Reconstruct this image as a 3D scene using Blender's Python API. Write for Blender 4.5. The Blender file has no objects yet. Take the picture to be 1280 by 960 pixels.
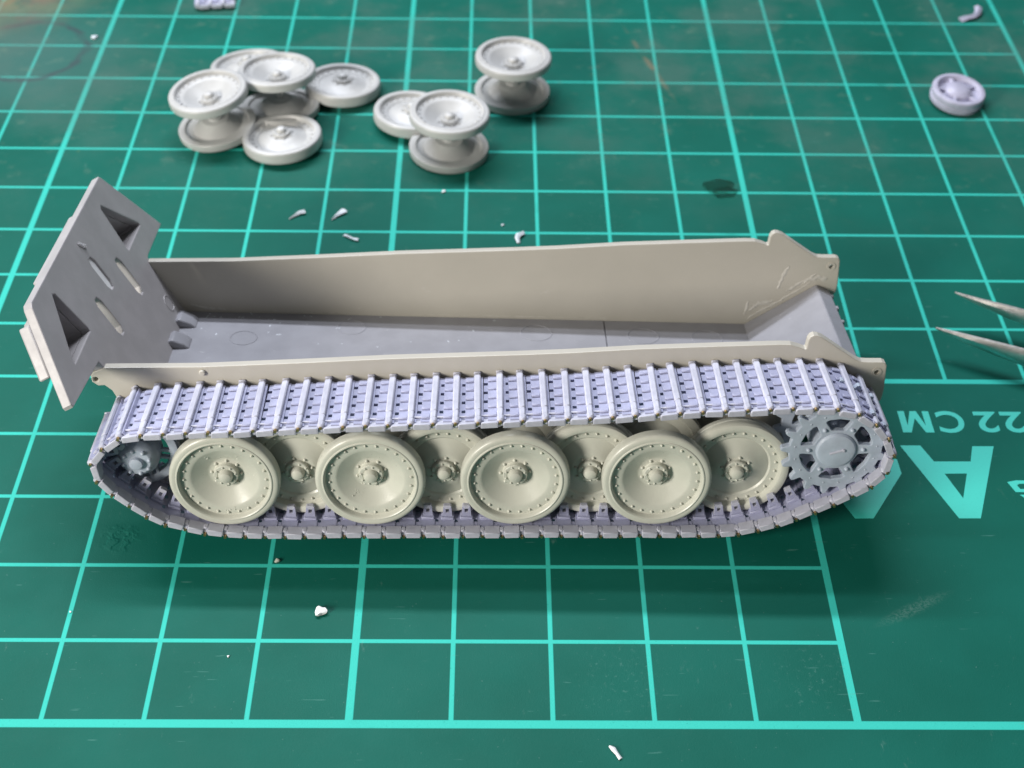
import bpy, bmesh, math, random
from math import sin, cos, pi, radians, sqrt, atan2
from mathutils import Vector, Matrix
from mathutils.geometry import tessellate_polygon
random.seed(7)
# ------------------------------------------------------------------ scene, camera, light (1 unit = 1 cm)
S = bpy.context.scene
C = bpy.context.collection
S.unit_settings.scale_length = 0.01
S.view_settings.view_transform = 'Standard'
S.view_settings.look = 'None'
S.view_settings.exposure = 0.0
S.view_settings.gamma = 1.0
cam = bpy.data.cameras.new('camera')
camo = bpy.data.objects.new('camera', cam); C.objects.link(camo)
Rm = Matrix(((0.9998839, -0.0062483, 0.0138971), (-0.0059780, 0.6780682, 0.7349747), (-0.0140155, -0.7349724, 0.6779521)))
camo.matrix_world = Matrix.Translation((-3.6207, -8.1031, 12.0029)) @ Rm.transposed().to_4x4()
cam.sensor_width = 36; cam.lens = 1801.8 / 1280 * 36
cam.clip_start = 0.1; cam.clip_end = 1000
cam.dof.use_dof = True; cam.dof.focus_distance = 14.9; cam.dof.aperture_fstop = 0.48; cam.dof.aperture_blades = 0
S.camera = camo

W = bpy.data.worlds.new('World'); S.world = W; W.use_nodes = True
bg = W.node_tree.nodes['Background']
bg.inputs[0].default_value = (0.93, 0.96, 1.0, 1); bg.inputs[1].default_value = 0.115

def area(name, loc, target, sx, sy, power, col):
    l = bpy.data.lights.new(name, 'AREA'); l.shape = 'RECTANGLE'; l.size = sx; l.size_y = sy
    l.energy = power; l.color = col
    o = bpy.data.objects.new(name, l); C.objects.link(o); o.location = loc
    d = Vector(target) - Vector(loc)
    z = -d.normalized(); x = Vector((1, 0, 0)); x = (x - z * x.dot(z)).normalized(); y = z.cross(x)
    o.matrix_world = Matrix.Translation(loc) @ Matrix((x, y, z)).transposed().to_4x4()
    return o
# two long desk-lamp tubes behind and above the bench, and a softer room lamp at front left
area('tube_lamp', (-15, 27.0, 38), (-3.5, 4, 0), 42, 1.6, 22500, (0.87, 0.91, 1.0))
area('tube_lamp', (-15, 23.0, 42), (-3.5, 4, 0), 42, 1.6, 8500, (0.87, 0.91, 1.0))
area('room_lamp', (-33, -19.5, 17), (-3.5, 4, 0), 8, 13, 19500, (1.0, 0.95, 0.87))

# ------------------------------------------------------------------ materials
class NB:
    def __init__(s, name):
        s.m = bpy.data.materials.new(name); s.m.use_nodes = True
        s.t = s.m.node_tree; s.n = s.t.nodes; s.b = s.n['Principled BSDF']
    def new(s, typ, **k):
        n = s.n.new(typ)
        for a, v in k.items(): setattr(n, a, v)
        return n
    def put(s, sock, v):
        if hasattr(v, 'is_linked') or isinstance(v, bpy.types.NodeSocket): s.t.links.new(v, sock)
        else: sock.default_value = v
    def math(s, op, a, b=0.0, c=0.0, clamp=False):
        n = s.new('ShaderNodeMath', operation=op, use_clamp=clamp)
        s.put(n.inputs[0], a); s.put(n.inputs[1], b); s.put(n.inputs[2], c)
        return n.outputs[0]
    def smooth(s, v, a, b):
        n = s.new('ShaderNodeMapRange', interpolation_type='SMOOTHSTEP'); s.put(n.inputs[0], v)
        n.inputs[1].default_value = a; n.inputs[2].default_value = b
        n.inputs[3].default_value = 0; n.inputs[4].default_value = 1
        return n.outputs[0]
    def noise(s, scale, detail=3, rough=.55, vec=None, dist=0):
        n = s.new('ShaderNodeTexNoise'); n.inputs['Scale'].default_value = scale; n.inputs['Detail'].default_value = detail
        n.inputs['Roughness'].default_value = rough; n.inputs['Distortion'].default_value = dist
        s.put(n.inputs['Vector'], vec if vec is not None else s.obj())
        return n.outputs['Fac']
    def obj(s):
        if not hasattr(s, '_o'): s._o = s.new('ShaderNodeTexCoord').outputs['Object']
        return s._o
    def mix(s, f, a, b):
        n = s.new('ShaderNodeMix', data_type='RGBA'); s.put(n.inputs[0], f); s.put(n.inputs[6], a); s.put(n.inputs[7], b)
        return n.outputs[2]
    def bump(s, h, strength, dist):
        n = s.new('ShaderNodeBump'); n.inputs['Strength'].default_value = strength; n.inputs['Distance'].default_value = dist
        s.put(n.inputs['Height'], h); s.t.links.new(n.outputs[0], s.b.inputs['Normal'])
def rgb(r, g, b): return (r, g, b, 1)

def plastic(name, col, rough=.42, var=.10, sss=0.0, scuff=0.0, scale=3.0, bump=.25, spec=.5, indiv=.06):
    k = NB(name)
    dark = rgb(*[c * (1 - var) for c in col]); light = rgb(*[min(1, c * (1 + var)) for c in col])
    c = k.mix(k.smooth(k.noise(scale, 5), .3, .7), dark, light)
    fine = k.noise(60, 3)
    r = k.math('MULTIPLY_ADD', k.noise(9, 4), .25, rough - .12)
    if scuff:
        v = k.new('ShaderNodeMapping'); v.inputs['Scale'].default_value = (2.2, 5, 5); k.put(v.inputs[0], k.obj())
        sc = k.smooth(k.noise(2.6, 9, .72, v.outputs[0], .6), .64, .72)
        sc = k.math('MULTIPLY', sc, scuff)
        c = k.mix(sc, c, rgb(.72, .71, .72))
    oi = k.new('ShaderNodeObjectInfo'); hv = k.new('ShaderNodeHueSaturation'); k.put(hv.inputs['Color'], c)
    k.put(hv.inputs['Value'], k.math('MULTIPLY_ADD', oi.outputs['Random'], 2 * indiv, 1 - indiv))
    k.put(k.b.inputs['Base Color'], hv.outputs[0]); k.put(k.b.inputs['Roughness'], r)
    k.b.inputs['Specular IOR Level'].default_value = spec
    if sss:
        k.b.inputs['Subsurface Weight'].default_value = sss
        k.b.inputs['Subsurface Radius'].default_value = (.06, .06, .07); k.b.inputs['Subsurface Scale'].default_value = 1
    k.bump(fine, bump, .004)
    return k.m
M_wall = plastic('beige_plastic', (.47, .445, .385), .45, .03, scuff=.25, scale=1.2)
M_plate = plastic('grey_plastic', (.285, .285, .31), .36, .06, scuff=.9)
M_rear = plastic('mid_grey_plastic', (.39, .375, .38), .45, .06, scuff=.3)
M_wheel = plastic('grey_green_plastic', (.54, .54, .47), .31, .05)
M_spare = plastic('pale_grey_plastic', (.455, .455, .445), .40, .06)
M_hub = plastic('grey_green_hub', (.57, .57, .50), .36, .06)
M_resin = plastic('lavender_resin', (.35, .36, .50), .5, .12, sss=.15, scale=6, bump=.5)
M_bar = plastic('pale_lavender_resin', (.47, .475, .56), .50, .09, sss=.15, scale=6, bump=.5)
M_spr = plastic('blue_grey_resin', (.40, .45, .53), .38, .10, sss=.25, scale=5)
M_small = plastic('pale_violet_resin', (.43, .42, .53), .45, .10, sss=.1, scale=6)
M_white = plastic('white_styrene', (.80, .80, .80), .5, .05)
M_glaze = plastic('dried_glue', (.50, .48, .43), .28, .10, scale=14)
M_shav = plastic('pale_shaving', (.66, .70, .74), .5, .10)
def metal(name, col, rough):
    k = NB(name); k.b.inputs['Metallic'].default_value = 1
    k.put(k.b.inputs['Base Color'], k.mix(k.noise(8, 4), rgb(*[c * .75 for c in col]), rgb(*col)))
    k.put(k.b.inputs['Roughness'], k.math('MULTIPLY_ADD', k.noise(20, 4), .25, rough - .1))
    k.bump(k.noise(70, 3), .3, .003)
    return k.m
M_brass = metal('brass_wire', (.62, .43, .20), .35)
M_steel = metal('brushed_steel', (.88, .86, .82), .34)
def glassy():
    k = NB('clear_glue'); k.b.inputs['Base Color'].default_value = rgb(.75, .85, .8); k.b.inputs['Roughness'].default_value = .08
    k.b.inputs['Transmission Weight'].default_value = 1.0; k.b.inputs['IOR'].default_value = 1.4
    return k.m
M_glue = glassy()

PRINT = (.042, .52, .43)
def mat_material():
    k = NB('green_cutting_mat')
    sep = k.new('ShaderNodeSeparateXYZ'); k.put(sep.inputs[0], k.obj()); X, Y = sep.outputs[0], sep.outputs[1]
    def lines(v, w, e=.006):                      # 1 where v is within w of an integer
        a = k.math('ABSOLUTE', k.math('SUBTRACT', v, k.math('ROUND', v)))
        return k.math('SUBTRACT', 1.0, k.smooth(a, w - e, w + e))
    def near(v, c, w):
        a = k.math('ABSOLUTE', k.math('SUBTRACT', v, c)); return k.math('SUBTRACT', 1.0, k.smooth(a, w - .006, w + .006))
    def gt(v, c): return k.math('GREATER_THAN', v, c)
    def lt(v, c): return k.math('LESS_THAN', v, c)
    mul = lambda *a: a[0] if len(a) == 1 else k.math('MULTIPLY', a[0], mul(*a[1:]))
    mx = lambda *a: a[0] if len(a) == 1 else k.math('MAXIMUM', a[0], mx(*a[1:]))
    # grid: left block x<0 from y=0, and right block 0<x<5 above y=5
    blockA = mul(lt(X, .037), gt(Y, -.04)); blockB = mul(lt(X, 5.037), gt(Y, 4.96)); inside = mx(blockA, blockB)
    thin = mul(mx(lines(X, .024), lines(Y, .024)), inside)
    X5 = k.math('MULTIPLY', X, .2); bold5 = mul(lines(X5, .0078, .0012), inside)
    edge = mx(near(Y, 0, .047), mul(near(Y, 5, .04), gt(X, 0), lt(X, 9)))
    g = mx(thin, bold5, edge)
    worn = k.smooth(k.noise(26, 5, .7), .26, .40)
    farworn = k.smooth(k.noise(1.1, 4, .6), .22, .42)
    wornmix = k.math('MULTIPLY_ADD', worn, .45, .5)
    far = k.smooth(Y, 6, 15)
    g = mul(g, wornmix, k.math('SUBTRACT', 1.0, k.math('MULTIPLY', k.math('SUBTRACT', 1.0, farworn), k.math('MULTIPLY_ADD', far, .35, .25))))
    g = mul(g, k.math('MULTIPLY_ADD', far, -.22, 1.0))
    base = k.mix(k.smooth(k.noise(.5, 4), .3, .7), rgb(.0040, .097, .070), rgb(.0055, .117, .087))
    speck = k.smooth(k.noise(90, 2, .6), .66, .74)
    base = k.mix(k.math('MULTIPLY', speck, .25), base, rgb(.05, .20, .17))
    col = k.mix(g, base, rgb(*PRINT))
    # hair-thin knife cuts and dust all over
    def cuts(ang, sc, thr, seed):
        mp = k.new('ShaderNodeMapping'); mp.inputs['Rotation'].default_value = (0, 0, ang); mp.inputs['Location'].default_value = (seed, seed * 2, 0); mp.inputs['Scale'].default_value = (.10, 1, 1); k.put(mp.inputs[0], k.obj())
        return k.smooth(k.noise(sc, 2, .5, mp.outputs[0]), thr, thr + .035)
    ct = mx(cuts(.35, 21, .735, 3), cuts(1.25, 24, .74, 9), cuts(-.5, 22, .74, 17), cuts(1.62, 20, .735, 29))
    col = k.mix(k.math('MULTIPLY', ct, .30), col, rgb(.12, .30, .26))
    dust = k.smooth(k.noise(38, 2, .5), .735, .78)
    col = k.mix(k.math('MULTIPLY', dust, .35), col, rgb(.30, .42, .38))
    # pale scuffs
    v = k.new('ShaderNodeMapping'); v.inputs['Scale'].default_value = (1, .35, 1); v.inputs['Rotation'].default_value = (0, 0, .2); k.put(v.inputs[0], k.obj())
    sc = mul(k.smooth(k.noise(7, 8, .75, v.outputs[0]), .60, .74), k.smooth(k.noise(.7, 2), .48, .62))
    col = k.mix(k.math('MULTIPLY', sc, .22), col, rgb(.30, .42, .38))
    def dist(cx, cy):
        return k.math('SQRT', k.math('ADD', k.math('POWER', k.math('SUBTRACT', X, cx), 2), k.math('POWER', k.math('SUBTRACT', Y, cy), 2)))
    def line_dist(cx, cy, ang, ln, wd):
        dx = k.math('SUBTRACT', X, cx); dy = k.math('SUBTRACT', Y, cy)
        a = k.math('ADD', k.math('MULTIPLY', dx, cos(ang)), k.math('MULTIPLY', dy, sin(ang)))
        b = k.math('SUBTRACT', k.math('MULTIPLY', dy, cos(ang)), k.math('MULTIPLY', dx, sin(ang)))
        e = k.math('SQRT', k.math('ADD', k.math('POWER', k.math('DIVIDE', a, ln), 2), k.math('POWER', k.math('DIVIDE', b, wd), 2)))
        return k.math('SUBTRACT', 1.0, k.smooth(e, .2, 1))
    scr = mul(line_dist(.85, 1.45, .48, .60, .10), k.smooth(k.noise(30, 6, .8), .42, .6))
    col = k.mix(k.math('MULTIPLY', scr, .20), col, rgb(.28, .42, .37))
    for (cx, cy, r, f) in ((-2.3, .55, .7, .3), (-.4, .55, .6, .35), (-1.0, 13.5, .5, .25), (-2.2, 8.4, .6, .3)):
        s_ = mul(k.math('SUBTRACT', 1.0, k.smooth(dist(cx, cy), .1, r)), k.smooth(k.noise(16, 7, .8), .55, .68))
        col = k.mix(k.math('MULTIPLY', s_, f), col, rgb(.18, .36, .32))
    # dried paint specks, yellowish
    ys = mul(k.smooth(k.noise(5.5, 5, .7), .69, .74), gt(Y, 7.5))
    col = k.mix(k.math('MULTIPLY', ys, .55), col, rgb(.16, .23, .05))
    # ring stain and brown stain in the far left corner
    wob = k.math('MULTIPLY_ADD', k.noise(1.2, 4), .5, -.25)
    d = k.math('ADD', dist(-11.15, 12.85), wob)
    ring = k.math('SUBTRACT', 1.0, k.smooth(k.math('ABSOLUTE', k.math('SUBTRACT', d, .92)), .01, .10))
    ring = mul(ring, k.smooth(k.noise(1.6, 3), .3, .5))
    col = k.mix(k.math('MULTIPLY', ring, .85), col, rgb(.022, .040, .046))
    br = mul(k.math('SUBTRACT', 1.0, k.smooth(k.math('ADD', dist(-12.6, 15.3), k.math('MULTIPLY', wob, 3)), .6, 2.7)), k.smooth(k.noise(1.4, 5), .25, .55))
    col = k.mix(k.math('MULTIPLY', br, .85), col, k.mix(k.smooth(k.noise(1.8, 3), .4, .6), rgb(.30, .12, .07), rgb(.25, .20, .10)))
    gr = k.math('SUBTRACT', 1.0, k.smooth(dist(-11.2, 12.6), .3, 2.6))
    col = k.mix(k.math('MULTIPLY', gr, .35), col, rgb(.10, .15, .15))
    # old grime towards the far side of the mat
    gm = mul(k.smooth(k.noise(.55, 6, .62), .42, .68), k.smooth(Y, 6.5, 12.5))
    col = k.mix(k.math('MULTIPLY', gm, .42), col, rgb(.085, .135, .115))
    gm2 = mul(k.smooth(k.noise(2.3, 6, .7), .56, .70), k.smooth(Y, 7, 11))
    col = k.mix(k.math('MULTIPLY', gm2, .30), col, rgb(.13, .20, .15))
    # thin brown streak further right
    st = mul(line_dist(-1.1, 12.6, 1.85, 1.5, .07), k.smooth(k.noise(3, 4), .4, .6))
    col = k.mix(k.math('MULTIPLY', st, .5), col, rgb(.22, .16, .10))
    k.put(k.b.inputs['Base Color'], col)
    k.put(k.b.inputs['Roughness'], k.math('MULTIPLY_ADD', k.noise(3, 5), .10, .48))
    k.b.inputs['Specular IOR Level'].default_value = .10
    h = k.math('ADD', k.math('MULTIPLY', k.noise(75, 2), 1.0), k.math('MULTIPLY', k.noise(25, 4), .6))
    h = k.math('ADD', h, k.math('MULTIPLY', g, .8))
    em = mul(k.math('SUBTRACT', 1.0, k.smooth(dist(-7.68, 2.38), .05, .32)), k.smooth(k.noise(7, 3, .5), .45, .62))
    h = k.math('ADD', h, k.math('MULTIPLY', em, 4.0))
    k.bump(h, .55, .004)
    return k.m
M_mat = mat_material()
def print_material():
    k = NB('printed_turquoise')
    w = k.smooth(k.noise(40, 4, .7), .2, .45)
    k.put(k.b.inputs['Base Color'], k.mix(w, rgb(.025, .40, .33), rgb(*PRINT)))
    k.b.inputs['Roughness'].default_value = .5
    k.bump(k.noise(110, 2), .3, .003)
    return k.m
M_print = print_material()
def desk_material():
    k = NB('desk_top'); k.put(k.b.inputs['Base Color'], k.mix(k.noise(.4, 4), rgb(.20, .17, .14), rgb(.28, .24, .20)))
    k.b.inputs['Roughness'].default_value = .5
    return k.m
M_desk = desk_material()

# ------------------------------------------------------------------ helpers
def link(name, me, mat=None, parent=None, loc=None, rot=None):
    o = bpy.data.objects.new(name, me); C.objects.link(o)
    if mat and me is not None and not me.materials: me.materials.append(mat)
    if parent: o.parent = parent
    if loc is not None: o.location = loc
    if rot is not None: o.rotation_euler = rot
    return o
def finish(bm, name, ang=35):
    bmesh.ops.recalc_face_normals(bm, faces=bm.faces)
    me = bpy.data.meshes.new(name); bm.to_mesh(me); bm.free()
    me.shade_smooth(); me.set_sharp_from_angle(angle=radians(ang))
    return me
def tag(o, label, cat, group=None):
    o['label'] = label; o['category'] = cat
    if group: o['group'] = group
    return o
def empty(name, loc=(0, 0, 0), rot=(0, 0, 0)):
    o = bpy.data.objects.new(name, None); C.objects.link(o); o.location = loc; o.rotation_euler = rot; o.empty_display_size = .2
    return o
def box(bm, x0, x1, y0, y1, z0, z1, M=None, bev=0):
    vs = [bm.verts.new((x, y, z)) for x in (x0, x1) for y in (y0, y1) for z in (z0, z1)]
    fs = []
    for a in ((0, 1, 3, 2), (4, 6, 7, 5), (0, 4, 5, 1), (2, 3, 7, 6), (0, 2, 6, 4), (1, 5, 7, 3)):
        fs.append(bm.faces.new([vs[i] for i in a]))
    if bev:
        es = list({e for f in fs for e in f.edges})
        r = bmesh.ops.bevel(bm, geom=es, offset=bev, segments=1, affect='EDGES')
        vs = list({v for f in r['faces'] for v in f.verts} | {v for v in vs if v.is_valid})
    if M is not None:
        for v in vs: v.co = M @ v.co
def inset(l, w):
    """offset a closed outline by w to its left"""
    out = []; n = len(l)
    for i in range(n):
        p0, p1, p2 = Vector(l[i - 1][:2]), Vector(l[i][:2]), Vector(l[(i + 1) % n][:2])
        d1, d2 = (p1 - p0).normalized(), (p2 - p1).normalized()
        n1, n2 = Vector((-d1.y, d1.x)), Vector((-d2.y, d2.x)); m = n1 + n2
        if m.length < .2: m = n1
        m.normalize(); k = min(2.2, 1 / max(.3, m.dot(n1)))
        q = p1 + m * w * k; out.append((q.x, q.y))
    return out
def area2(l): return sum(l[i - 1][0] * l[i][1] - l[i][0] * l[i - 1][1] for i in range(len(l)))
def prism(bm, outer, holes, c0, c1, f, r=0.0):
    """flat shape with holes in (a,b), between depths c0 and c1, edges rounded by r; f maps (a,b,c) to a point"""
    loops = [list(outer) if area2(outer) > 0 else list(outer)[::-1]] + [list(h) if area2(h) < 0 else list(h)[::-1] for h in holes]
    sg = 1 if c1 > c0 else -1
    if r > 0: steps = [(r, c0), (r * .29, c0 + sg * r * .29), (0, c0 + sg * r), (0, c1 - sg * r), (r * .29, c1 - sg * r * .29), (r, c1)]
    else: steps = [(0, c0), (0, c1)]
    lays = []
    for w, c in steps:
        ls = [inset(l, w) if w else l for l in loops]
        lays.append((ls, [[bm.verts.new(f(p[0], p[1], c)) for p in l] for l in ls]))
    for ls, vs in (lays[0], lays[-1]):
        flat = [v for l in vs for v in l]
        fs = []
        for t in tessellate_polygon([[Vector((q[0], q[1], 0)) for q in l] for l in ls]):
            try: fs.append(bm.faces.new([flat[i] for i in t]))
            except ValueError: pass
    for (_, A), (_, B) in zip(lays, lays[1:]):
        for la, lb in zip(A, B):
            n = len(la)
            for i in range(n): bm.faces.new([la[i], la[(i + 1) % n], lb[(i + 1) % n], lb[i]])
def bevel_mod(o, w, seg=2):
    m = o.modifiers.new('bevel', 'BEVEL'); m.width = w; m.segments = seg; m.limit_method = 'ANGLE'; m.angle_limit = radians(40)
def lathe(bm, prof, seg=72, axis='Y', phase=0.0):
    """prof: list of (r, d); d runs along +Y (or +Z)"""
    rings = []
    for (r, d) in prof:
        if r < 1e-6:
            rings.append([bm.verts.new((0, d, 0) if axis == 'Y' else (0, 0, d))])
        else:
            ring = []
            for i in range(seg):
                a = phase + 2 * pi * i / seg
                ring.append(bm.verts.new((r * cos(a), d, r * sin(a)) if axis == 'Y' else (r * cos(a), r * sin(a), d)))
            rings.append(ring)
    for A, B in zip(rings, rings[1:]):
        if len(A) == 1 and len(B) == 1: continue
        for i in range(seg):
            j = (i + 1) % seg
            if len(A) == 1: bm.faces.new((A[0], B[i], B[j]))
            elif len(B) == 1: bm.faces.new((A[i], A[j], B[0]))
            else: bm.faces.new((A[i], A[j], B[j], B[i]))
def circ(cx, cy, r, n=16): return [(cx + r * cos(2 * pi * i / n), cy + r * sin(2 * pi * i / n)) for i in range(n)]
def dots(bm, n, R, r, d, h, ph=0.0, seg=8):
    """domed rivets on a ring, pointing to -Y"""
    for k in range(n):
        a = ph + 2 * pi * k / n; cx, cz = R * cos(a), R * sin(a)
        rr = [[bm.verts.new((cx + r * q * cos(2 * pi * i / seg), d - hh * h, cz + r * q * sin(2 * pi * i / seg))) for i in range(seg)] for q, hh in ((1, -.3), (.9, .45), (.5, .9))]
        top = bm.verts.new((cx, d - h, cz))
        for A, B in zip(rr, rr[1:]):
            for i in range(seg): bm.faces.new((A[i], A[(i + 1) % seg], B[(i + 1) % seg], B[i]))
        for i in range(seg): bm.faces.new((rr[-1][i], rr[-1][(i + 1) % seg], top))

# ------------------------------------------------------------------ setting: desk and cutting mat
bm = bmesh.new(); box(bm, -150, 150, -100, 150, -2, -.3)
o = link('desk', finish(bm, 'desk'), M_desk); o['kind'] = 'structure'
bm = bmesh.new(); box(bm, -26, 7.6, -2.2, 21.5, -.298, 0, bev=.03)
cmat = link('cutting_mat', finish(bm, 'cutting_mat'), M_mat); cmat['kind'] = 'structure'
def flat_print(name, outer, holes=()):
    bm = bmesh.new(); prism(bm, outer, holes, -.002, .0022, lambda a, b, c: (a, b, c))
    return link(name, finish(bm, name), M_print, cmat)
flat_print('printed_letter', [(1.2, 3.878), (1.44, 3.879), (1.545, 3.617), (1.975, 3.62), (2.055, 3.871), (2.309, 3.873), (1.876, 2.731), (1.632, 2.73)],
           [[(1.625, 3.421), (1.885, 3.426), (1.75, 3.035)]])
flat_print('printed_letter', [(.30, 3.101), (.46, 2.722), (.667, 2.724), (1.125, 3.421), (1.117, 3.653), (.95, 3.66)])
def px_letter(pts):
    # small letters beside the frame edge, corner points on the mat
    x0, y0, x1, y1 = 2.327, 3.32, 2.62, 3.0
    return [(x0 + (p - 878) / 100 * .34, y0 - (q - 620) / 130 * .34) for p, q in pts]
flat_print('printed_letter', px_letter([(876, 630), (908, 620), (1000, 622), (1000, 641), (915, 640), (905, 650), (912, 672), (990, 673), (990, 691), (893, 690)]))
flat_print('printed_letter', px_letter([(903, 706), (921, 706), (938, 728), (985, 732), (1010, 722), (1018, 738), (985, 750), (930, 745)]))
def glyph(ch, u0, u1, v0, v1, embolden=.02):
    cu = bpy.data.curves.new('glyph', 'FONT'); cu.body = ch; cu.size = 1; cu.offset = embolden; cu.resolution_u = 6
    ob = bpy.data.objects.new('glyph', cu); C.objects.link(ob)
    dg = bpy.context.evaluated_depsgraph_get(); me = bpy.data.meshes.new_from_object(ob.evaluated_get(dg))
    bpy.data.objects.remove(ob); me.name = 'printed_digit'
    xs = [v.co.x for v in me.vertices]; ys = [v.co.y for v in me.vertices]
    for v in me.vertices:      # turned by half a circle: the mat faces the other way
        a = (v.co.x - min(xs)) / (max(xs) - min(xs)); b = (v.co.y - min(ys)) / (max(ys) - min(ys))
        v.co = (u1 - a * (u1 - u0), v1 - b * (v1 - v0), .0022)
    me.materials.clear()
    return link('printed_letter' if ch.isalpha() else 'printed_digit', me, M_print, cmat)
flat_print('printed_letter', [(u1 - a * .375, 4.465 - b * .365) for u1 in (1.66,) for a, b in ((0, 0), (0, 1), (.27, 1), (.5, .34), (.73, 1), (1, 1), (1, 0), (.79, 0), (.79, .68), (.6, 0), (.4, 0), (.21, .68), (.21, 0))]); glyph('C', 1.735, 2.055, 4.095, 4.47)
glyph('2', 2.195, 2.465, 4.105, 4.463); glyph('2', 2.515, 2.785, 4.105, 4.463); glyph('x', 2.83, 3.08, 4.11, 4.40)
bm = bmesh.new(); box(bm, 5.42, 5.75, 13.95, 14.12, -.002, .0022)
link('printed_dash', finish(bm, 'printed_dash'), M_print, cmat)

# ------------------------------------------------------------------ wheel meshes (axis along Y, visible rim face at y=0)
def rim_profile_concave(sgn=1):
    p = [(0, .052), (.035, .055), (.060, .068), (.075, .092), (.080, .125), (.086, .127), (.092, .121), (.122, .121), (.130, .130), (.133, .176), (.138, .184),
         (.178, .184), (.200, .176), (.352, .072), (.378, .058), (.452, .057), (.470, .058), (.474, .050), (.480, .018), (.489, .003), (.498, -.003),
         (.508, -.001), (.514, .006), (.522, .006), (.545, .003), (.570, .012), (.582, .026), (.587, .045), (.587, .125), (.58, .135), (.56, .14),
         (.49, .138), (.47, .10), (.37, .10), (.20, .235), (.11, .245), (.10, .27), (.065, .275)]
    return p
def mesh_concave():
    bm = bmesh.new(); lathe(bm, rim_profile_concave()); return finish(bm, 'outer_disc', 30)
def mesh_inner():
    # same dish seen from behind, rim at y = .70, hub pointing back to the front disc
    bm = bmesh.new(); lathe(bm, [(r, .74 - d) for r, d in rim_profile_concave()]); return finish(bm, 'inner_disc', 30)
def mesh_axle():
    bm = bmesh.new(); lathe(bm, [(.02, .26), (.064, .265), (.066, .33), (.085, .34), (.085, .40), (.066, .41), (.066, .48), (.064, .478), (.02, .48)], 32)
    return finish(bm, 'axle_spool', 30)
def mesh_convex():
    bm = bmesh.new()
    lathe(bm, [(0, -.105), (.035, -.102), (.060, -.088), (.075, -.062), (.080, -.03), (.086, -.026), (.092, -.034), (.122, -.034), (.130, -.024), (.133, .012), (.138, .016),
               (.172, .016), (.20, .022), (.235, .042), (.365, .088), (.385, .072), (.46, .07), (.472, .066), (.482, .025), (.492, .008), (.503, .002), (.545, .001),
               (.572, .012), (.585, .035), (.587, .055), (.587, .095), (.581, .101), (.587, .107), (.587, .15), (.578, .175), (.55, .19), (.48, .19), (.46, .14), (.37, .14), (.2, .2), (.1, .21), (0, .21)])
    return finish(bm, 'road_wheel', 30)
def rivets(y_ring, y_bolt, y_hub, ph):
    bm = bmesh.new(); dots(bm, 24, .436, .0165, y_ring, .023, ph); dots(bm, 8, .157, .0185, y_bolt, .026, ph + .2); dots(bm, 8, .107, .0135, y_hub, .016, ph + .5)
    return finish(bm, 'rivet_ring', 50)
ME_out, ME_in, ME_ax, ME_cx = mesh_concave(), mesh_inner(), mesh_axle(), mesh_convex()
ME_rv = rivets(.058, .184, .121, .1); ME_rx = rivets(.07, .016, -.034, .1)
for me in (ME_out, ME_in, ME_ax, ME_cx): me.materials.append(M_wheel)
for me in (ME_rv, ME_rx): me.materials.append(M_hub)

# ------------------------------------------------------------------ the model tank
AL, PS = radians(10.0), radians(.5056)
tank = empty('model_tank', (-3.6, 2.266, .16), (-AL, 0, PS))
tag(tank, 'unfinished grey plastic tank hull, open on top, with a lavender track along its near side', 'model tank')
KX = .55; XR, ZR = -3.7933, .9; NR = sqrt(1 + KX * KX)
wall_prof = [(-4.17, 1.60), (-3.15, 1.61), (-2.1, 1.66), (-1.1, 1.715), (.3, 1.765), (.84, 1.79), (1.6, 1.84), (2.5, 1.875), (3.07, 1.895), (3.2, 1.893), (3.30, 1.862), (3.355, 1.838),
             (3.37, 1.845), (3.38, 1.95), (3.40, 1.99), (3.435, 2.01), (3.48, 2.005), (3.53, 1.985), (3.75, 1.83), (3.93, 1.705), (3.99, 1.68), (4.06, 1.674), (4.22, 1.674), (4.255, 1.66), (4.275, 1.625),
             (4.29, 1.30), (4.28, 1.19), (4.25, 1.14), (4.15, 1.15), (4.02, 1.18), (3.16, .63), (-3.74, .70), (-3.95, 1.0), (-4.04, 1.12), (-4.09, 1.21), (-4.13, 1.31), (-4.20, 1.375), (-4.27, 1.37), (-4.33, 1.42), (-4.335, 1.50), (-4.30, 1.55)]
hole_front = circ(4.175, 1.55, .030, 12); hole_rear = circ(-4.285, 1.452, .028, 12)
def wall(y0, y1):
    bm = bmesh.new(); prism(bm, wall_prof, [hole_front, hole_rear], y0, y1, lambda a, b, c: (a, c, b), .013)
    o = link('side_wall', finish(bm, 'side_wall', 15), M_wall, tank); return o
wn = wall(.925, 1.025); wn['label'] = 'near side wall standing above the track'
wf = wall(3.36, 3.455); wf['label'] = 'far side wall with bare inner face'
for wy, par in ((.925, wn),):
    bm = bmesh.new()
    for cx, cz, r in ((-3.13, 1.545, .035),):
        lathe(bm, [(r, .0), (r, -.02), (r * .8, -.032), (0, -.036)], 16)
        for v in bm.verts: v.co += Vector((cx, wy, cz))
    link('side_stud', finish(bm, 'side_stud'), M_wall, par)
# collars around the towing holes
for y, cx, cz in ((.917, 4.175, 1.55), (3.352, 4.175, 1.55)):
    bm = bmesh.new(); prism(bm, circ(cx, cz, .055, 20), [circ(cx, cz, .031, 20)], y, y + .012, lambda a, b, c: (a, c, b))
    link('hole_collar', finish(bm, 'hole_collar'), M_wall, wn if y < 2 else wf)
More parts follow.
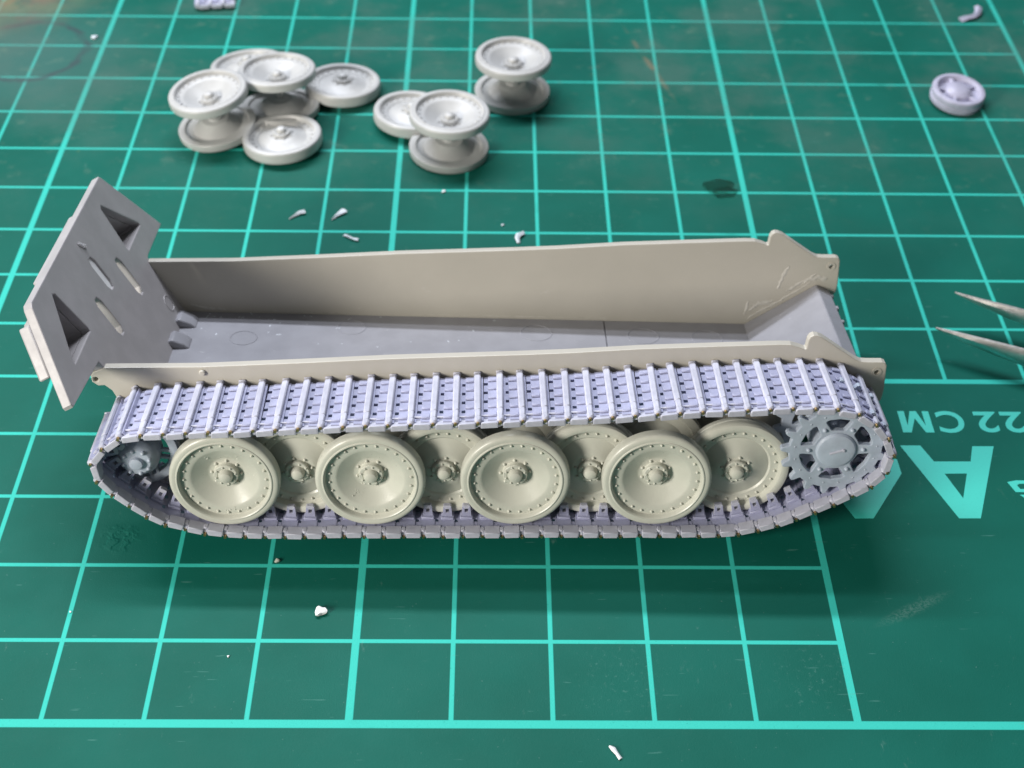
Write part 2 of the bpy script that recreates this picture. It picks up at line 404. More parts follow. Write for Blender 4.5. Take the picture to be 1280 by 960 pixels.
# floor: two sheets meeting in a seam
def fz(x): return .905 - (x + 3.79) * (.170 / 6.97)
def sheet(name, x0, x1, mat, th=.10):
    bm = bmesh.new()
    prism(bm, [(x0, 1.03), (x1, 1.03), (x1, 3.357), (x0, 3.357)], [], 0, 1, lambda a, b, c: (a, b, fz(a) - c * th))
    o = link(name, finish(bm, name), mat, tank); bevel_mod(o, .006, 1); return o
fl1 = sheet('floor_plate', -3.80, 1.405, M_plate); fl2 = sheet('floor_plate', 1.412, 3.19, M_plate)
# nose plate
nose = [(3.155, .72), (4.02, 1.30), (4.20, 1.215), (4.16, 1.12), (4.01, 1.19), (3.16, .635)]
bm = bmesh.new(); prism(bm, nose, [], 1.03, 3.355, lambda a, b, c: (a, c, b))
o = link('nose_plate', finish(bm, 'nose_plate'), M_plate, tank); bevel_mod(o, .015, 2)
# little burrs on the far end of the nose plate
for (y, w) in ((2.93, .07), (2.6, .05), (3.22, .05)):
    bm = bmesh.new(); box(bm, 4.18, 4.222, y - w / 2, y + w / 2, 1.16, 1.222, bev=.008)
    link('nose_burr', finish(bm, 'nose_burr'), M_plate, o)
# dried glue smeared on the far wall above the nose plate
def smear(pts, w, y=3.3585):
    """irregular thin ribbon along (x, z) points on the inner face of the far wall"""
    bm = bmesh.new(); rings = []
    for i in range(len(pts) * 6 - 5):
        t = i / 6; k = min(int(t), len(pts) - 2); a = Vector(pts[k]); b = Vector(pts[k + 1]); c = a.lerp(b, t - k); d = (b - a).normalized()
        n = Vector((-d.y, d.x)); ww = w * random.uniform(.35, 1.25) * (sin(pi * (i + .6) / (len(pts) * 6 - 4)) ** .5)
        q = c + n * random.uniform(-.25, .25) * w
        rings.append([bm.verts.new((q.x + n.x * ww * u, y - hh * random.uniform(.5, 1), q.y + n.y * ww * u)) for u, hh in ((-1, -.002), (-.4, .005), (.4, .005), (1, -.002))])
    for A, B in zip(rings, rings[1:]):
        for i in range(3): bm.faces.new((A[i], A[i + 1], B[i + 1], B[i]))
    return link('glue_smear', finish(bm, 'glue_smear', 60), M_glaze, wf)
smear([(3.20, .80), (3.36, .92), (3.55, 1.03), (3.72, 1.16), (3.95, 1.33)], .022)
smear([(3.22, .93), (3.33, 1.02), (3.5, 1.06)], .035); smear([(3.55, 1.24), (3.60, 1.42), (3.66, 1.55)], .03); smear([(3.66, 1.20), (3.80, 1.30), (3.98, 1.43)], .03)
smear([(3.93, 1.36), (4.05, 1.40), (4.14, 1.37)], .045); smear([(3.17, .86), (3.20, 1.06)], .02); smear([(3.85, 1.30), (4.0, 1.45)], .012)
smear([(-3.72, 1.0), (-3.55, .95), (-3.3, .935)], .018); smear([(-2.9, .915), (-2.3, .895), (-1.8, .88)], .007); smear([(-.9, .862), (.1, .842), (.9, .825), (1.6, .81)], .006)
# ejector rings and glue blobs on the floor
for (x, y, r) in ((-1.72, 3.06, .17), (.55, 3.02, .19), (1.87, 3.0, .19), (2.66, 2.98, .19), (-3.0, 2.75, .16)):
    bm = bmesh.new()
    lathe(bm, [(r - .012, -.004), (r - .006, .005), (r + .006, .005), (r + .012, -.004)], 40, 'Z')
    link('ejector_mark', finish(bm, 'ejector_mark'), M_plate, fl1 if x < 1.4 else fl2, (x, y, fz(x)), (0, math.atan(.170 / 6.97), 0))
bm = bmesh.new()
for i in range(30):
    x = random.choice((random.uniform(-3.6, -2.6), random.uniform(-3.6, 1.3), random.uniform(-2.6, -1.2))); y = random.choice((random.uniform(3.2, 3.34), random.uniform(2.6, 3.3)))
    a = random.uniform(0, pi); l = random.uniform(.012, .07); w = random.uniform(.004, .011)
    vs = []
    for k in range(8):
        q = 2 * pi * k / 8; px, py = l * cos(q) * random.uniform(.6, 1), w * sin(q)
        vs.append(bm.verts.new((x + px * cos(a) - py * sin(a), y + px * sin(a) + py * cos(a), fz(x) - .002)))
    top = bm.verts.new((x, y, fz(x) + random.uniform(.004, .010)))
    for k in range(8): bm.faces.new((vs[k], vs[(k + 1) % 8], top))
g = link('glue_scrap', finish(bm, 'glue_scrap', 80), M_shav, fl1); g['kind'] = 'stuff'

# rear plate, leaning back: (Y across, s up its slope)
def rp(a, b, c):        # c: depth behind the inner face
    s = b / NR
    return (XR - KX * s - c / NR, a, ZR + s - c * KX / NR)
def slot(cy, s0, s1, w=.072):
    return [(cy - w, s0 + w), (cy - w * .5, s0), (cy + w * .5, s0), (cy + w, s0 + w), (cy + w, s1 - w), (cy + w * .5, s1), (cy - w * .5, s1), (cy - w, s1 - w)]
rear_out = [(.98, -.03), (3.40, -.03), (3.43, .82), (3.50, .83), (4.335, .83), (3.735, 1.87), (3.70, 1.905), (.64, 1.905), (.585, 1.87), (-.04, .99), (-.035, .95), (.93, .885)]
tri_n = [(1.12, 1.71), (1.07, 1.735), (.53, 1.17), (.53, 1.14), (1.20, 1.14), (1.21, 1.18), (1.17, 1.40)]
tri_f = [(4.34 - a, b - .03) for a, b in tri_n][::-1]
bm = bmesh.new()
prism(bm, rear_out, [tri_n, tri_f, slot(2.225, 1.10, 1.53), slot(2.73, .70, 1.22), slot(1.75, .735, 1.24)], 0, .11, rp, .012)
rear = link('rear_plate', finish(bm, 'rear_plate', 15), M_rear, tank)
def pocket(tri, dx):
    bm = bmesh.new(); n = len(tri)
    A = [bm.verts.new(rp(a, b, .112)) for a, b in tri]
    ca = sum(a for a, b in tri) / n
    B = [bm.verts.new(rp(a * .8 + ca * .2, b * .75 + .28, .46)) for a, b in tri]
    for i in range(n): bm.faces.new((A[i], A[(i + 1) % n], B[(i + 1) % n], B[i]))
    bm.faces.new(B)
    A2 = [bm.verts.new(rp(ca + (a - ca) * 1.12, 1.4 + (b - 1.4) * 1.12, .112)) for a, b in tri]
    B2 = [bm.verts.new(rp(a * .8 + ca * .2, b * .75 + .28, .49)) for a, b in tri]
    for i in range(n): bm.faces.new((A2[i], A2[(i + 1) % n], B2[(i + 1) % n], B2[i])); bm.faces.new((A[i], A[(i + 1) % n], A2[(i + 1) % n], A2[i]))
    bm.faces.new(B2)
    return link('stowage_pocket', finish(bm, 'stowage_pocket', 25), M_rear, rear)
pocket(tri_n, 1); pocket(tri_f, -1)
# backing seen through one slot, thick rim behind the outer edges
bm = bmesh.new(); prism(bm, [(2.13, 1.05), (2.32, 1.05), (2.32, 1.58), (2.13, 1.58)], [], .024, .06, rp)
link('slot_backing', finish(bm, 'slot_backing'), M_white, rear)
for ys_ in ([(.16, 1.27), (.34, 1.20), (.66, 1.62), (.50, 1.76)], [(4.32, .88), (4.12, .86), (3.60, 1.66), (3.72, 1.80)], [(1.3, 1.62), (2.9, 1.62), (2.9, 1.86), (1.3, 1.86)]):
    bm = bmesh.new(); prism(bm, ys_, [], .108, .24, rp)
    o = link('back_rib', finish(bm, 'back_rib'), M_rear, rear); bevel_mod(o, .02, 2)
bm = bmesh.new(); lathe(bm, [(.088, .004), (.094, -.006), (.104, -.006), (.11, .004)], 32)
Mr = Matrix.Translation(rp(3.13, .29, 0)) @ Matrix.Rotation(-math.atan(KX), 4, 'Y') @ Matrix.Rotation(radians(90), 4, 'Z')
bmesh.ops.transform(bm, matrix=Mr, verts=bm.verts)
link('ejector_mark', finish(bm, 'ejector_mark'), M_rear, rear)
bm = bmesh.new()
for i in range(9):
    r = random.uniform(.015, .032); lathe(bm, [(0, -r), (r, -r * .4), (r * 1.1, r * .3)], 8)
    for v in bm.verts:
        if not v.tag: v.tag = True; q = rp(2.22 + .01 * i, 1.75 - .012 * i, 0); v.co = v.co.zxy + Vector(q); v.co.x += .0
link('glue_blob', finish(bm, 'glue_blob', 60), M_white, rear)
# two lugs at the foot of the rear plate
for ly in (3.09, 2.60):
    bm = bmesh.new()
    prism(bm, [(-3.86, .99), (-3.80, 1.02), (-3.66, .955), (-3.60, .90), (-3.60, .86), (-3.86, .86)], [], ly - .13, ly + .11, lambda a, b, c: (a, c, b))
    o = link('floor_lug', finish(bm, 'floor_lug'), M_plate, tank); bevel_mod(o, .018, 2)

# swing arms with bare axle stubs on both sides; those on the far side rest on the mat
AXX = [-2.848, -2.095, -1.306, -.530, .238, 1.045, 1.748, 2.625]
for i, x in enumerate(AXX):
    for side in (0, 1):
        bm = bmesh.new()
        if side: cy0, cy1, zz = 3.457, 3.56, .585
        else: cy0, cy1, zz = .80, .923, .70
        pts = [(x - .07, zz), (x - .03, zz - .065), (x + .04, zz - .065), (x + .36, .80), (x + .36, .90), (x + .28, .92), (x - .03, zz + .07)]
        prism(bm, pts, [], cy0, cy1, lambda a, b, c: (a, c, b))
        link('swing_arm', finish(bm, 'swing_arm'), M_wall, tank)
        bm = bmesh.new(); y0, y1 = (3.562, 3.80) if side else (.60, .798)
        lathe(bm, [(0, y0), (.055, y0), (.055, y1 - .01), (.045, y1), (0, y1)], 20)
        for v in bm.verts: v.co += Vector((x, 0, zz))
        link('axle_stub', finish(bm, 'axle_stub'), M_wall, tank)

# road wheels: paired dishes on axles 1,3,5,7 and thick inner wheels on 2,4,6,8
for i, x in enumerate(AXX):
    ph = random.uniform(0, 6.28)
    if i % 2 == 0:
        z = .705
        w = link('road_wheel', ME_out, None, tank, (x, .065, z), (radians(random.uniform(-1.2, .8)) , ph, radians(random.uniform(-1.5, .6))))
        link('inner_disc', ME_in, None, w); link('axle_spool', ME_ax, None, w)
        r = link('rivet_ring', ME_rv, None, w); r['kind'] = 'stuff'
    else:
        z = .70
        w = link('road_wheel', ME_cx, None, tank, (x, .285, z), (0, ph, 0))
        r = link('rivet_ring', ME_rx, None, w); r['kind'] = 'stuff'

def specks(x, z, lst):
    bm = bmesh.new()
    for (dx, dz, r) in lst:
        d = sqrt(dx * dx + dz * dz); yy = .065 + (.184 - (d - .2) / .152 * .112 if .2 < d < .352 else (.184 if d <= .2 else .058))
        n0 = len(bm.verts); q = bmesh.new(); bmesh.ops.create_icosphere(q, subdivisions=1, radius=r)
        for v in q.verts: v.co *= random.uniform(.7, 1.2); v.co.y *= .5; v.co += Vector((x + dx, yy, z + dz))
        me = bpy.data.meshes.new('t'); q.to_mesh(me); q.free(); bm.from_mesh(me); bpy.data.meshes.remove(me)
    o = link('glue_speck', finish(bm, 'glue_speck', 60), M_hub, tank); o['kind'] = 'stuff'
specks(AXX[0], .705, [(random.uniform(-.22, .15), .24 + random.uniform(-.035, .035), random.uniform(.008, .016)) for _ in range(26)] + [(random.uniform(.18, .34), random.uniform(-.1, .12), random.uniform(.006, .013)) for _ in range(14)] + [(random.uniform(-.05, .3), -.40 + random.uniform(-.03, .03), .010) for _ in range(10)])
specks(AXX[2], .705, [(random.uniform(-.2, -.02), random.uniform(-.25, -.14), random.uniform(.006, .013)) for _ in range(18)])
# drive sprocket: two toothed rings, six-spoked
SX, SZ, SR = 3.615, 1.10, .495
def toothed(n=17, r0=SR, rt=.582, ph=.18):
    pts = []
    for k in range(n):
        for dq, rr in ((-.5, r0), (-.27, r0), (-.20, r0 + .03), (-.13, rt - .015), (-.06, rt), (.06, rt), (.13, rt - .015), (.20, r0 + .03), (.27, r0)):
            a = ph + (k + dq) * 2 * pi / n; pts.append((rr * cos(a), rr * sin(a)))
    return pts
def window(a0, r0=.245, r1=.385, half=.40):
    pts = []
    for k in range(20):
        q = 2 * pi * k / 20; ex = .32
        u = abs(cos(q)) ** ex * (1 if cos(q) > 0 else -1); v = abs(sin(q)) ** ex * (1 if sin(q) > 0 else -1)
        rr = (r0 + r1) / 2 + u * (r1 - r0) / 2; hw = half * (.86 + .14 * u)
        pts.append((rr * cos(a0 + v * hw), rr * sin(a0 + v * hw)))
    return pts
def ring_plate(y0, y1, ph, parent, name):
    bm = bmesh.new(); prism(bm, toothed(ph=ph), [window(ph + .35 + k * pi / 3) for k in range(6)], y0, y1, lambda a, b, c: (a, c, b), .010)
    o = link(name, finish(bm, name, 15), M_spr, parent); return o
spk = ring_plate(0, .07, .18, tank, 'drive_sprocket'); spk.location = (SX, .10, SZ)
ring_plate(.46, .53, .30, spk, 'inner_gear_ring')
bm = bmesh.new(); lathe(bm, [(0, -.046), (.16, -.044), (.195, -.034), (.212, -.012), (.216, .03), (.22, .09), (.24, .14), (.24, .44), (.22, .46)], 48)
hub = link('sprocket_hub', finish(bm, 'sprocket_hub', 30), M_spr, spk)
bm = bmesh.new(); box(bm, -.075, .075, -.058, -.04, -.014, .014, bev=.006)
bmesh.ops.transform(bm, matrix=Matrix.Rotation(-.32, 4, 'Y'), verts=bm.verts)
lathe(bm, [(0, -.066), (.018, -.06), (.02, -.04)], 10)
for v in bm.verts:
    if abs(v.co.y + .05) < .02 and v.co.x ** 2 + v.co.z ** 2 < .0006: v.co.x += .07; v.co.z += .022
link('hub_mark', finish(bm, 'hub_mark'), M_bar, spk)
bm = bmesh.new(); dots(bm, 6, .288, .026, -.001, .03, .18 - .17); dots(bm, 17, .435, .013, 0, .007, .1)
r = link('bolt_ring', finish(bm, 'bolt_ring', 50), M_spr, spk); r['kind'] = 'stuff'

# idler wheel
idl = link('idler_wheel', None, None, tank) if False else None
bm = bmesh.new()
lathe(bm, [(.32, .0), (.355, -.01), (.405, 0), (.425, .03), (.425, .09), (.405, .12), (.355, .13), (.32, .12), (.31, .06), (.32, .0)], 56)
ME_id = finish(bm, 'idler_wheel', 30)
idl = link('idler_wheel', ME_id, M_spr, tank, (-3.785, .42, .85))
bm = bmesh.new()
lathe(bm, [(0, -.245), (.05, -.244), (.068, -.236), (.075, -.20), (.08, -.195), (.145, -.19), (.165, -.175), (.215, -.11), (.225, -.05), (.225, .12), (.0, .13)], 40)
link('idler_hub', finish(bm, 'idler_hub', 30), M_spr, idl)
bm = bmesh.new(); dots(bm, 8, .142, .026, -.186, .032, .2)
r = link('bolt_ring', finish(bm, 'bolt_ring', 50), M_spr, idl); r['kind'] = 'stuff'
for k in range(6):
    for dz in (-.045, .045):
        bm = bmesh.new(); box(bm, .17, .34, .0, .06, dz - .016, dz + .016, bev=.006)
        bmesh.ops.transform(bm, matrix=Matrix.Rotation(k * pi / 3 + .12, 4, 'Y'), verts=bm.verts)
        link('spoke', finish(bm, 'spoke'), M_spr, idl)

# ------------------------------------------------------------------ track: one object per link
path = [(2.45, .05), (2.75, .09), (3.13, .205), (3.70, .50), (4.03, .72), (4.19, .95), (4.19, 1.11), (4.12, 1.28), (4.00, 1.43), (3.83, 1.575), (3.60, 1.655), (3.32, 1.675), (2.6, 1.652), (1.975, 1.622), (1.23, 1.565), (-.08, 1.502), (-1.208, 1.462),
        (-2.543, 1.398), (-3.60, 1.352), (-3.85, 1.315), (-4.04, 1.18), (-4.165, 1.03), (-4.19, .88), (-4.10, .72), (-3.92, .52), (-3.57, .25), (-3.14, .11), (-2.75, .055), (-1.5, .05), (0, .05), (1.5, .05)]
# resample a closed smooth curve
def catmull(P, n=24):
    out = []
    N = len(P)
    for i in range(N):
        p0, p1, p2, p3 = (Vector(P[(i + k - 1) % N]) for k in range(4))
        d1 = max((p2 - p1).length, 1e-6)
        m1 = (p2 - p0) * d1 / ((p2 - p1).length + (p1 - p0).length); m2 = (p3 - p1) * d1 / ((p2 - p1).length + (p3 - p2).length)
        for k in range(n):
            t = k / n; t2, t3 = t * t, t ** 3
            out.append(p1 * (2 * t3 - 3 * t2 + 1) + m1 * (t3 - 2 * t2 + t) + p2 * (-2 * t3 + 3 * t2) + m2 * (t3 - t2))
    return out
fine = catmull(path)
def dens(p): return 1 / (.213 + .018 * min(1, max(0, (p.y - .3) / 1.0)))
acc = [0.0]
for a, b in zip(fine, fine[1:] + fine[:1]): acc.append(acc[-1] + (b - a).length * dens((a + b) / 2))
NL = round(acc[-1])
def at(u):
    u = (u % 1.0) * acc[-1]; lo, hi = 0, len(acc) - 1
    while hi - lo > 1:
        m = (lo + hi) // 2
        if acc[m] <= u: lo = m
        else: hi = m
    t = (u - acc[lo]) / max(1e-9, acc[lo + 1] - acc[lo])
    return fine[lo].lerp(fine[(lo + 1) % len(fine)], t)
P_ = .213
def link_mesh(variant):
    rnd = random.Random(variant)
    bm = bmesh.new()
    h0, h1 = -.035, .022
    # plate with fingers at the forward edge (they mesh with the next link)
    box(bm, -.055, .118, .035, .875, h0, h1)
    edges = [.035, .20, .37, .54, .71, .875]
    for a, b in zip(edges, edges[1:]):
        box(bm, .118, .158, a + .038, b - .014, h0 + .005, h1 - .004)
    # raised cross ribs in the recess
    for yy in (.115, .285, .455, .625, .79):
        box(bm, .030, .116, yy - .034 + rnd.uniform(-.006, .006), yy + .030, h1 - .002, h1 + .018 + rnd.uniform(0, .008), bev=.008)
    
    # pads on the inner side
    box(bm, -.03, .11, .215, .330, h0 - .032, h0 + .002, bev=.006)
    box(bm, -.03, .11, .575, .690, h0 - .032, h0 + .002, bev=.006)
    nf = len(bm.faces)
    # outer end tab between two bars
    box(bm, .022, .188, -.028, .105, h0 - .008, h1 - .010, bev=.004)
    box(bm, .030, .180, .092, .114, h0, h1 + .016, bev=.006)
    box(bm, .030, .180, -.030, -.012, h0 - .004, h1 + .006, bev=.004)
    # guide horns with a square eye
    for gy in (.268, .628):
        pr = [(-.012, h0 - .028), (.094, h0 - .028), (.084, h0 - .160), (.074, h0 - .175), (.008, h0 - .175), (-.002, h0 - .160)]
        hh = [(.022, h0 - .080), (.060, h0 - .080), (.060, h0 - .128), (.022, h0 - .128)]
        prism(bm, pr, [hh], gy - .024, gy + .024, lambda a, b, c: (a, c, b))
    # cross bar (grouser) with end boss
    box(bm, -.033, .033, .20, .90, h1 - .004, h1 + .040 + rnd.uniform(-.005, .005), bev=.013)
    box(bm, -.029, .029, .07, .21, h1 - .004, h1 + .034, bev=.011)
    box(bm, -.036, .036, .90, .925, h0, h1 + .045, bev=.010)
    M = Matrix.Translation((-.002, 0, -.004))
    box(bm, -.034, .034, -.004, .10, h0 - .006, h1 + .036, M, bev=.018)
    bm.faces.ensure_lookup_table()
    for f in bm.faces[nf:]: f.material_index = 1
    me = finish(bm, 'track_link', 40)
    me.materials.append(M_resin); me.materials.append(M_bar)
    return me
LM = [link_mesh(v) for v in range(9)]
pins = bmesh.new()
frames = []
for i in range(NL):
    u0, u1 = i / NL, (i + 1) / NL
    a, b = at(u0), at(u1)
    d = (b - a); L = d.length; d.normalize()
    frames.append((a, d, L))
    # travel runs clockwise as seen from the near side with the outside on the right hand of d
    n = Vector((d.y, -d.x))
    for _ in (0,):
        y0 = random.uniform(-.045, -.018); y1 = random.uniform(.93, .95)
        bq = bmesh.new(); lathe(bq, [(0, y0), (.017, y0), (.017, y1), (0, y1)], 8)
        c = a + n * .018
        for v in bq.verts: v.co += Vector((c.x, 0, c.y))
        me = bpy.data.meshes.new('t'); bq.to_mesh(me); bq.free(); pins.from_mesh(me); bpy.data.meshes.remove(me)
tr = link('track', finish(pins, 'track'), M_brass, tank); tr['label'] = 'lavender resin track run on brass pins'
for i, (a, d, L) in enumerate(frames):
    n = Vector((d.y, -d.x))
    Mx = Matrix(((d.x, 0, n.x, a.x), (0, 1, 0, random.uniform(-.006, .006)), (d.y, 0, n.y, a.y), (0, 0, 0, 1)))
    o = link('track_link', random.choice(LM), None, tr)
    o.matrix_local = Mx @ Matrix.Rotation(radians(random.uniform(-.9, .9)), 4, 'Z') @ Matrix.Rotation(radians(random.uniform(-2, 2)), 4, 'Y') @ Matrix.Diagonal((L / P_, 1, 1, 1))

# ------------------------------------------------------------------ spare wheels behind the hull
def recolour(me):
    c = me.copy(); c.materials.clear(); c.materials.append(M_spare); return c
ME_out, ME_in, ME_ax, ME_cx, ME_rv, ME_rx = (recolour(m) for m in (ME_out, ME_in, ME_ax, ME_cx, ME_rv, ME_rx))
def spool(label, loc, tilt, tdir, dz=0):
    """pair of dishes standing on one rim face; tilt leans the axis towards tdir"""
    e = empty('paired_road_wheel', loc); tag(e, label, 'model wheel', 'spare paired road wheels on the mat')
    base = Matrix.Rotation(tdir, 4, 'Z') @ Matrix.Rotation(tilt, 4, 'Y') @ Matrix.Rotation(-tdir, 4, 'Z') @ Matrix.Translation((0, 0, .74)) @ Matrix.Rotation(radians(-90), 4, 'X')
    e.matrix_world = Matrix.Translation(loc)
    for nm, me in (('outer_disc', ME_out), ('inner_disc', ME_in), ('axle_spool', ME_ax)):
        o = link(nm, me, None, e); o.matrix_local = base
    o = link('rivet_ring', ME_rv, None, e); o.matrix_local = base; o['kind'] = 'stuff'
    return e
def single(label, loc, tilt, tdir, cat='model wheel'):
    e = empty('thick_road_wheel', loc); tag(e, label, cat, 'spare thick road wheels on the mat')
    base = Matrix.Rotation(tdir, 4, 'Z') @ Matrix.Rotation(tilt, 4, 'Y') @ Matrix.Rotation(-tdir, 4, 'Z') @ Matrix.Translation((0, 0, .21)) @ Matrix.Rotation(radians(-90), 4, 'X')
    o = link('wheel_body', ME_cx, None, e); o.matrix_local = base
    o = link('rivet_ring', ME_rx, None, e); o.matrix_local = base; o['kind'] = 'stuff'
    return e
spool('leftmost paired road wheel, leaning left, with the brightest upper dish', (-7.75, 10.47, .02), radians(7), radians(-165))
spool('paired road wheel in the middle of the left cluster, dishes leaning away', (-6.88, 11.03, .01), radians(5), radians(100))
spool('paired road wheel resting against a thick wheel, nearest the hull in the middle group', (-4.28, 9.97, .0), radians(2), radians(-20))
spool('paired road wheel standing alone, farthest right of the grey-white spare wheels', (-3.33, 11.56, .0), radians(1), radians(0))
single('thick road wheel at the right end of the left cluster, hub up', (-5.98, 11.62, .02), radians(4), radians(60))
single('thick road wheel lying in front of the left cluster, closest of it to the hull', (-6.74, 10.10, .02), radians(3), radians(160))
single('thick road wheel half hidden behind the paired wheel of the middle group', (-4.86, 10.78, .03), radians(4), radians(30))
single('thick road wheel almost hidden at the back of the left cluster', (-7.47, 11.95, .12), radians(10), radians(120))

# small violet wheel at far right
e = empty('idler_disc', (3.62, 11.50, .02)); tag(e, 'small pale violet resin wheel lying alone at the far right of the mat', 'model wheel')
tb = Matrix.Rotation(radians(5), 4, 'X') @ Matrix.Rotation(radians(4), 4, 'Y')
bm = bmesh.new(); lathe(bm, [(0, 0), (.36, 0), (.405, .03), (.415, .10), (.40, .115), (.40, .13), (.415, .145), (.415, .215), (.40, .235), (.345, .24), (.325, .22), (.30, .16), (.22, .15), (.205, .20), (.19, .215)], 56, 'Z')
o = link('wheel_rim', finish(bm, 'wheel_rim', 30), M_small, e); o.matrix_local = tb
bm = bmesh.new(); lathe(bm, [(.205, .15), (.20, .21), (.16, .245), (.10, .262), (.0, .268)], 40, 'Z')
o = link('wheel_hub', finish(bm, 'wheel_hub', 30), M_small, e); o.matrix_local = tb
for k in range(5):
    q = bmesh.new(); box(q, .18, .33, -.03, .03, .15, .205, Matrix.Rotation(k * 2 * pi / 5 + .5, 4, 'Z'), bev=.01)
    o = link('wheel_rib', finish(q, 'wheel_rib'), M_small, e); o.matrix_local = tb

# scrap of track at the top edge
e = empty('track_offcut', (-8.52, 14.22, .06), (0, 0, .15)); tag(e, 'lavender scrap of track links cut off by the far edge, above the left wheel cluster', 'track piece')
for i in range(3):
    o = link('track_link', LM[i], None, e, (.10 + .215 * (i - 1), 0, .02), (radians(4 * (i - 1)), 0, 0))

# ------------------------------------------------------------------ tweezers
tw = empty('tweezers', (2.3, 5.8, 0)); tag(tw, 'fine steel tweezers with two open points reaching in from the right', 'tweezers')
def arm(pts):
    """pts: x, y, z centre, half width, half height"""
    bm = bmesh.new(); rings = []
    for i, (x, y, z, w, h) in enumerate(pts):
        j = min(i + 1, len(pts) - 1); k = max(i - 1, 0)
        d = Vector((pts[j][0] - pts[k][0], pts[j][1] - pts[k][1], 0)).normalized(); s = Vector((-d.y, d.x, 0))
        c = Vector((x - 2.3, y - 5.8, z)); ring = []
        for (a, b) in ((-1, -.55), (-.55, -1), (.55, -1), (1, -.55), (1, .45), (.35, 1), (-.35, 1), (-1, .45)):
            ring.append(bm.verts.new(c + s * a * w + Vector((0, 0, b * h))))
        rings.append(ring)
    for A, B in zip(rings, rings[1:]):
        for i in range(8): bm.faces.new((A[i], A[(i + 1) % 8], B[(i + 1) % 8], B[i]))
    bm.faces.new(rings[0]); bm.faces.new(rings[-1][::-1])
    return link('tweezer_arm', finish(bm, 'tweezer_arm', 30), M_steel, tw)
arm([(2.30, 6.22, .43, .012, .012), (2.38, 6.175, .425, .022, .022), (2.60, 6.06, .405, .036, .05), (2.9, 5.91, .385, .045, .085), (3.3, 5.72, .36, .05, .12), (4.5, 5.2, .32, .05, .2), (7, 4.05, .3, .05, .28), (11.0, 2.05, .3, .05, .3)])
arm([(1.93, 5.60, .36, .012, .012), (2.02, 5.555, .358, .024, .024), (2.25, 5.43, .35, .040, .055), (2.6, 5.25, .34, .05, .09), (3.1, 5.0, .33, .055, .13), (4.5, 4.3, .31, .055, .2), (7, 3.25, .3, .055, .28), (11.0, 1.92, .3, .05, .3)])
bm = bmesh.new(); box(bm, -.45, .0, -.12, .12, 0, .6, bev=.03)
o = link('tweezer_heel', finish(bm, 'tweezer_heel'), M_steel, tw, (9.0, -3.82, .0), (0, 0, -.42))

# ------------------------------------------------------------------ shavings and crumbs on the mat
def shaving(name, label, loc, rot, pts, w, mat, h=.02):
    """thin curled strip following pts (x, y, z), width w(t)"""
    bm = bmesh.new(); rings = []; n = len(pts)
    for i, p in enumerate(pts):
        j = min(i + 1, n - 1); k = max(i - 1, 0)
        d = (Vector(pts[j]) - Vector(pts[k])); d.z = 0; d.normalize(); s = Vector((-d.y, d.x, 0)); ww = w(i / (n - 1))
        c = Vector(p)
        rings.append([bm.verts.new(c + s * ww + Vector((0, 0, random.uniform(0, .01)))), bm.verts.new(c + Vector((0, 0, h))), bm.verts.new(c - s * ww), bm.verts.new(c - Vector((0, 0, h * .4)))])
    for A, B in zip(rings, rings[1:]):
        for i in range(4): bm.faces.new((A[i], A[(i + 1) % 4], B[(i + 1) % 4], B[i]))
    bm.faces.new(rings[0]); bm.faces.new(rings[-1][::-1])
    o = link(name, finish(bm, name, 50), mat, None, loc, (0, 0, rot)); tag(o, label, 'shaving'); return o
def crumb(name, label, loc, r, mat, sq=.6, seed=1):
    rnd = random.Random(seed); bm = bmesh.new(); bmesh.ops.create_icosphere(bm, subdivisions=2, radius=r)
    for v in bm.verts: v.co *= (rnd.uniform(.75, 1.1) + .35 * sin(v.co.x / r * 2.1 + seed) * cos(v.co.y / r * 2.6 + seed)); v.co.z *= sq
    o = link(name, finish(bm, name, 40), mat, None, loc); tag(o, label, 'crumb'); return o
wedge = lambda m: (lambda t: .008 + m * sin(pi * min(1, t * 1.15) ** .8) if t < .95 else .02)
crumb('plastic_crumb', 'bright white plastic crumb on the mat in front of the second wheel', (-5.40, 1.36, .03), .062, M_white, .5, 3)
shaving('plastic_shaving', 'short white sliver below the bottom printed line, near the front edge', (-2.41, -.32, .008), -.9, [(-.09, 0, 0), (-.04, .006, .004), (.02, 0, .004), (.085, -.01, 0)], wedge(.016), M_white, .014)
shaving('plastic_shaving', 'pale wedge shaving behind the hull, left one of the two side by side', (-6.36, 8.36, .012), .62, [(-.14, -.02, 0), (-.05, 0, .01), (.05, .01, .02), (.12, -.01, .02)], lambda t: .008 + .035 * t, M_shav, .02)
shaving('plastic_shaving', 'pale wedge shaving behind the hull, right one of the two side by side', (-5.78, 8.37, .012), .85, [(-.15, -.01, 0), (-.05, 0, .01), (.05, .0, .02), (.12, .0, .02)], lambda t: .008 + .045 * t, M_shav, .02)
shaving('plastic_shaving', 'thin crooked shaving shaped like a T, close behind the far wall', (-5.56, 7.82, .012), -.55, [(-.13, .02, 0), (-.06, 0, .02), (.03, -.01, .02), (.10, .02, .01)], lambda t: .028 if t < .1 or t > .9 else .014, M_shav, .014)
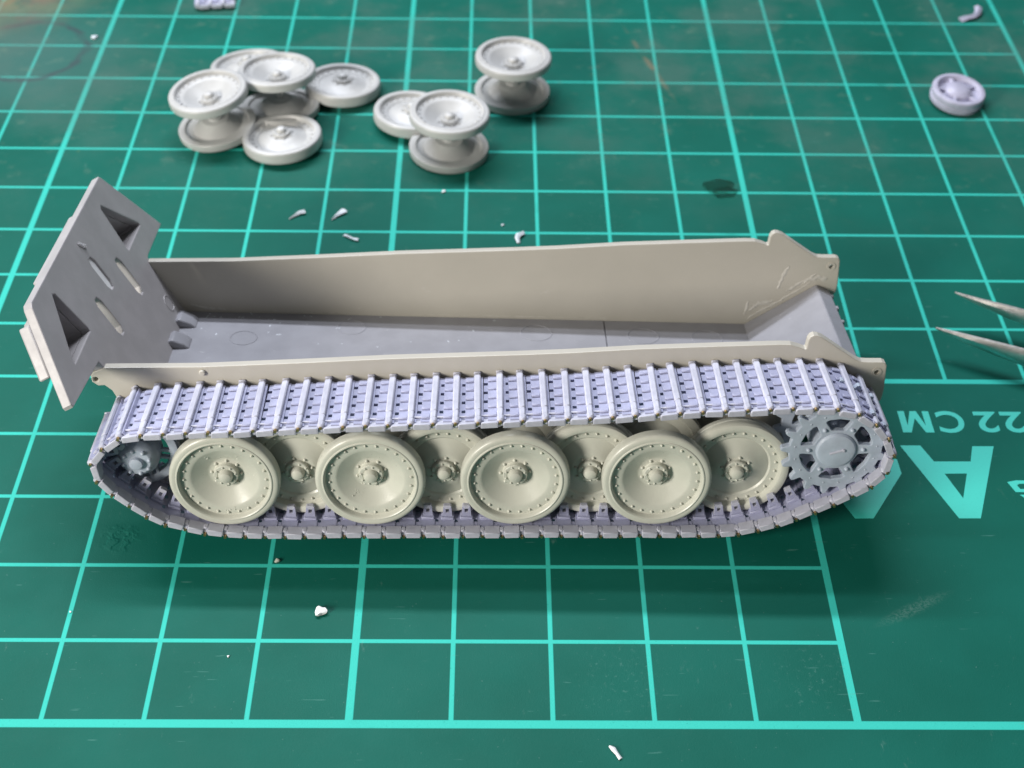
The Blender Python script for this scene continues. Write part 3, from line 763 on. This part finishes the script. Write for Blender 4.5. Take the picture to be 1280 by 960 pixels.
shaving('plastic_shaving', 'curled pale shaving behind the middle of the far wall', (-3.25, 7.88, .012), 1.25, [(-.13, -.03, 0), (-.05, .02, .02), (.02, .02, .03), (.08, -.02, .02), (.12, -.015, .01)], lambda t: .02 + .02 * sin(pi * t), M_shav, .02)
crumb('plastic_crumb', 'tiny pale speck beside the curled shaving', (-3.48, 8.17, .012), .022, M_shav, .5, 5)
crumb('plastic_crumb', 'tiny cream crumb on a grid line in front of the left front wheel', (-5.93, 2.06, .015), .03, M_wheel, .5, 6)
shaving('plastic_shaving', 'bent lavender offcut at the far right, above the small violet wheel', (4.55, 14.18, .02), .15, [(-.24, -.05, 0), (-.12, -.03, .03), (.02, .0, .03), (.10, .06, .04), (.16, .16, .05), (.19, .26, .05)], lambda t: .07 - .02 * sin(pi * t), M_small, .04)
crumb('plastic_crumb', 'whitish speck beside the dark ring stain at far left', (-10.2, 13.25, .02), .055, M_shav, .6, 8)
crumb('plastic_crumb', 'small whitish speck in front of the middle paired wheel', (-4.33, 8.96, .014), .03, M_white, .5, 9)
crumb('plastic_crumb', 'minute white dot on the left front of the mat', (-8.0, 1.36, .008), .014, M_white, .5, 10)
crumb('plastic_crumb', 'minute white dot in a front grid square below the white crumb', (-6.28, .80, .008), .014, M_white, .5, 11)
# drop of clear glue
bm = bmesh.new()
for (cx, cy, r, hh) in ((0, 0, .20, .012), (.08, -.16, .16, .010)):
    q = bmesh.new(); lathe(q, [(0, hh), (r * .5, hh * .85), (r * .85, hh * .45), (r, .0)], 28, 'Z')
    for v in q.verts: a = atan2(v.co.y, v.co.x); f = 1 + .16 * sin(2 * a + 1) + .08 * sin(5 * a); v.co.x *= f; v.co.y *= f; v.co.x += cx; v.co.y += cy
    me = bpy.data.meshes.new('t'); q.to_mesh(me); q.free(); bm.from_mesh(me); bpy.data.meshes.remove(me)
o = link('glue_drop', finish(bm, 'glue_drop', 60), M_glue, None, (-.36, 9.16, .003)); tag(o, 'dark wet drop of clear glue on the mat behind the hull, right of centre', 'glue drop')
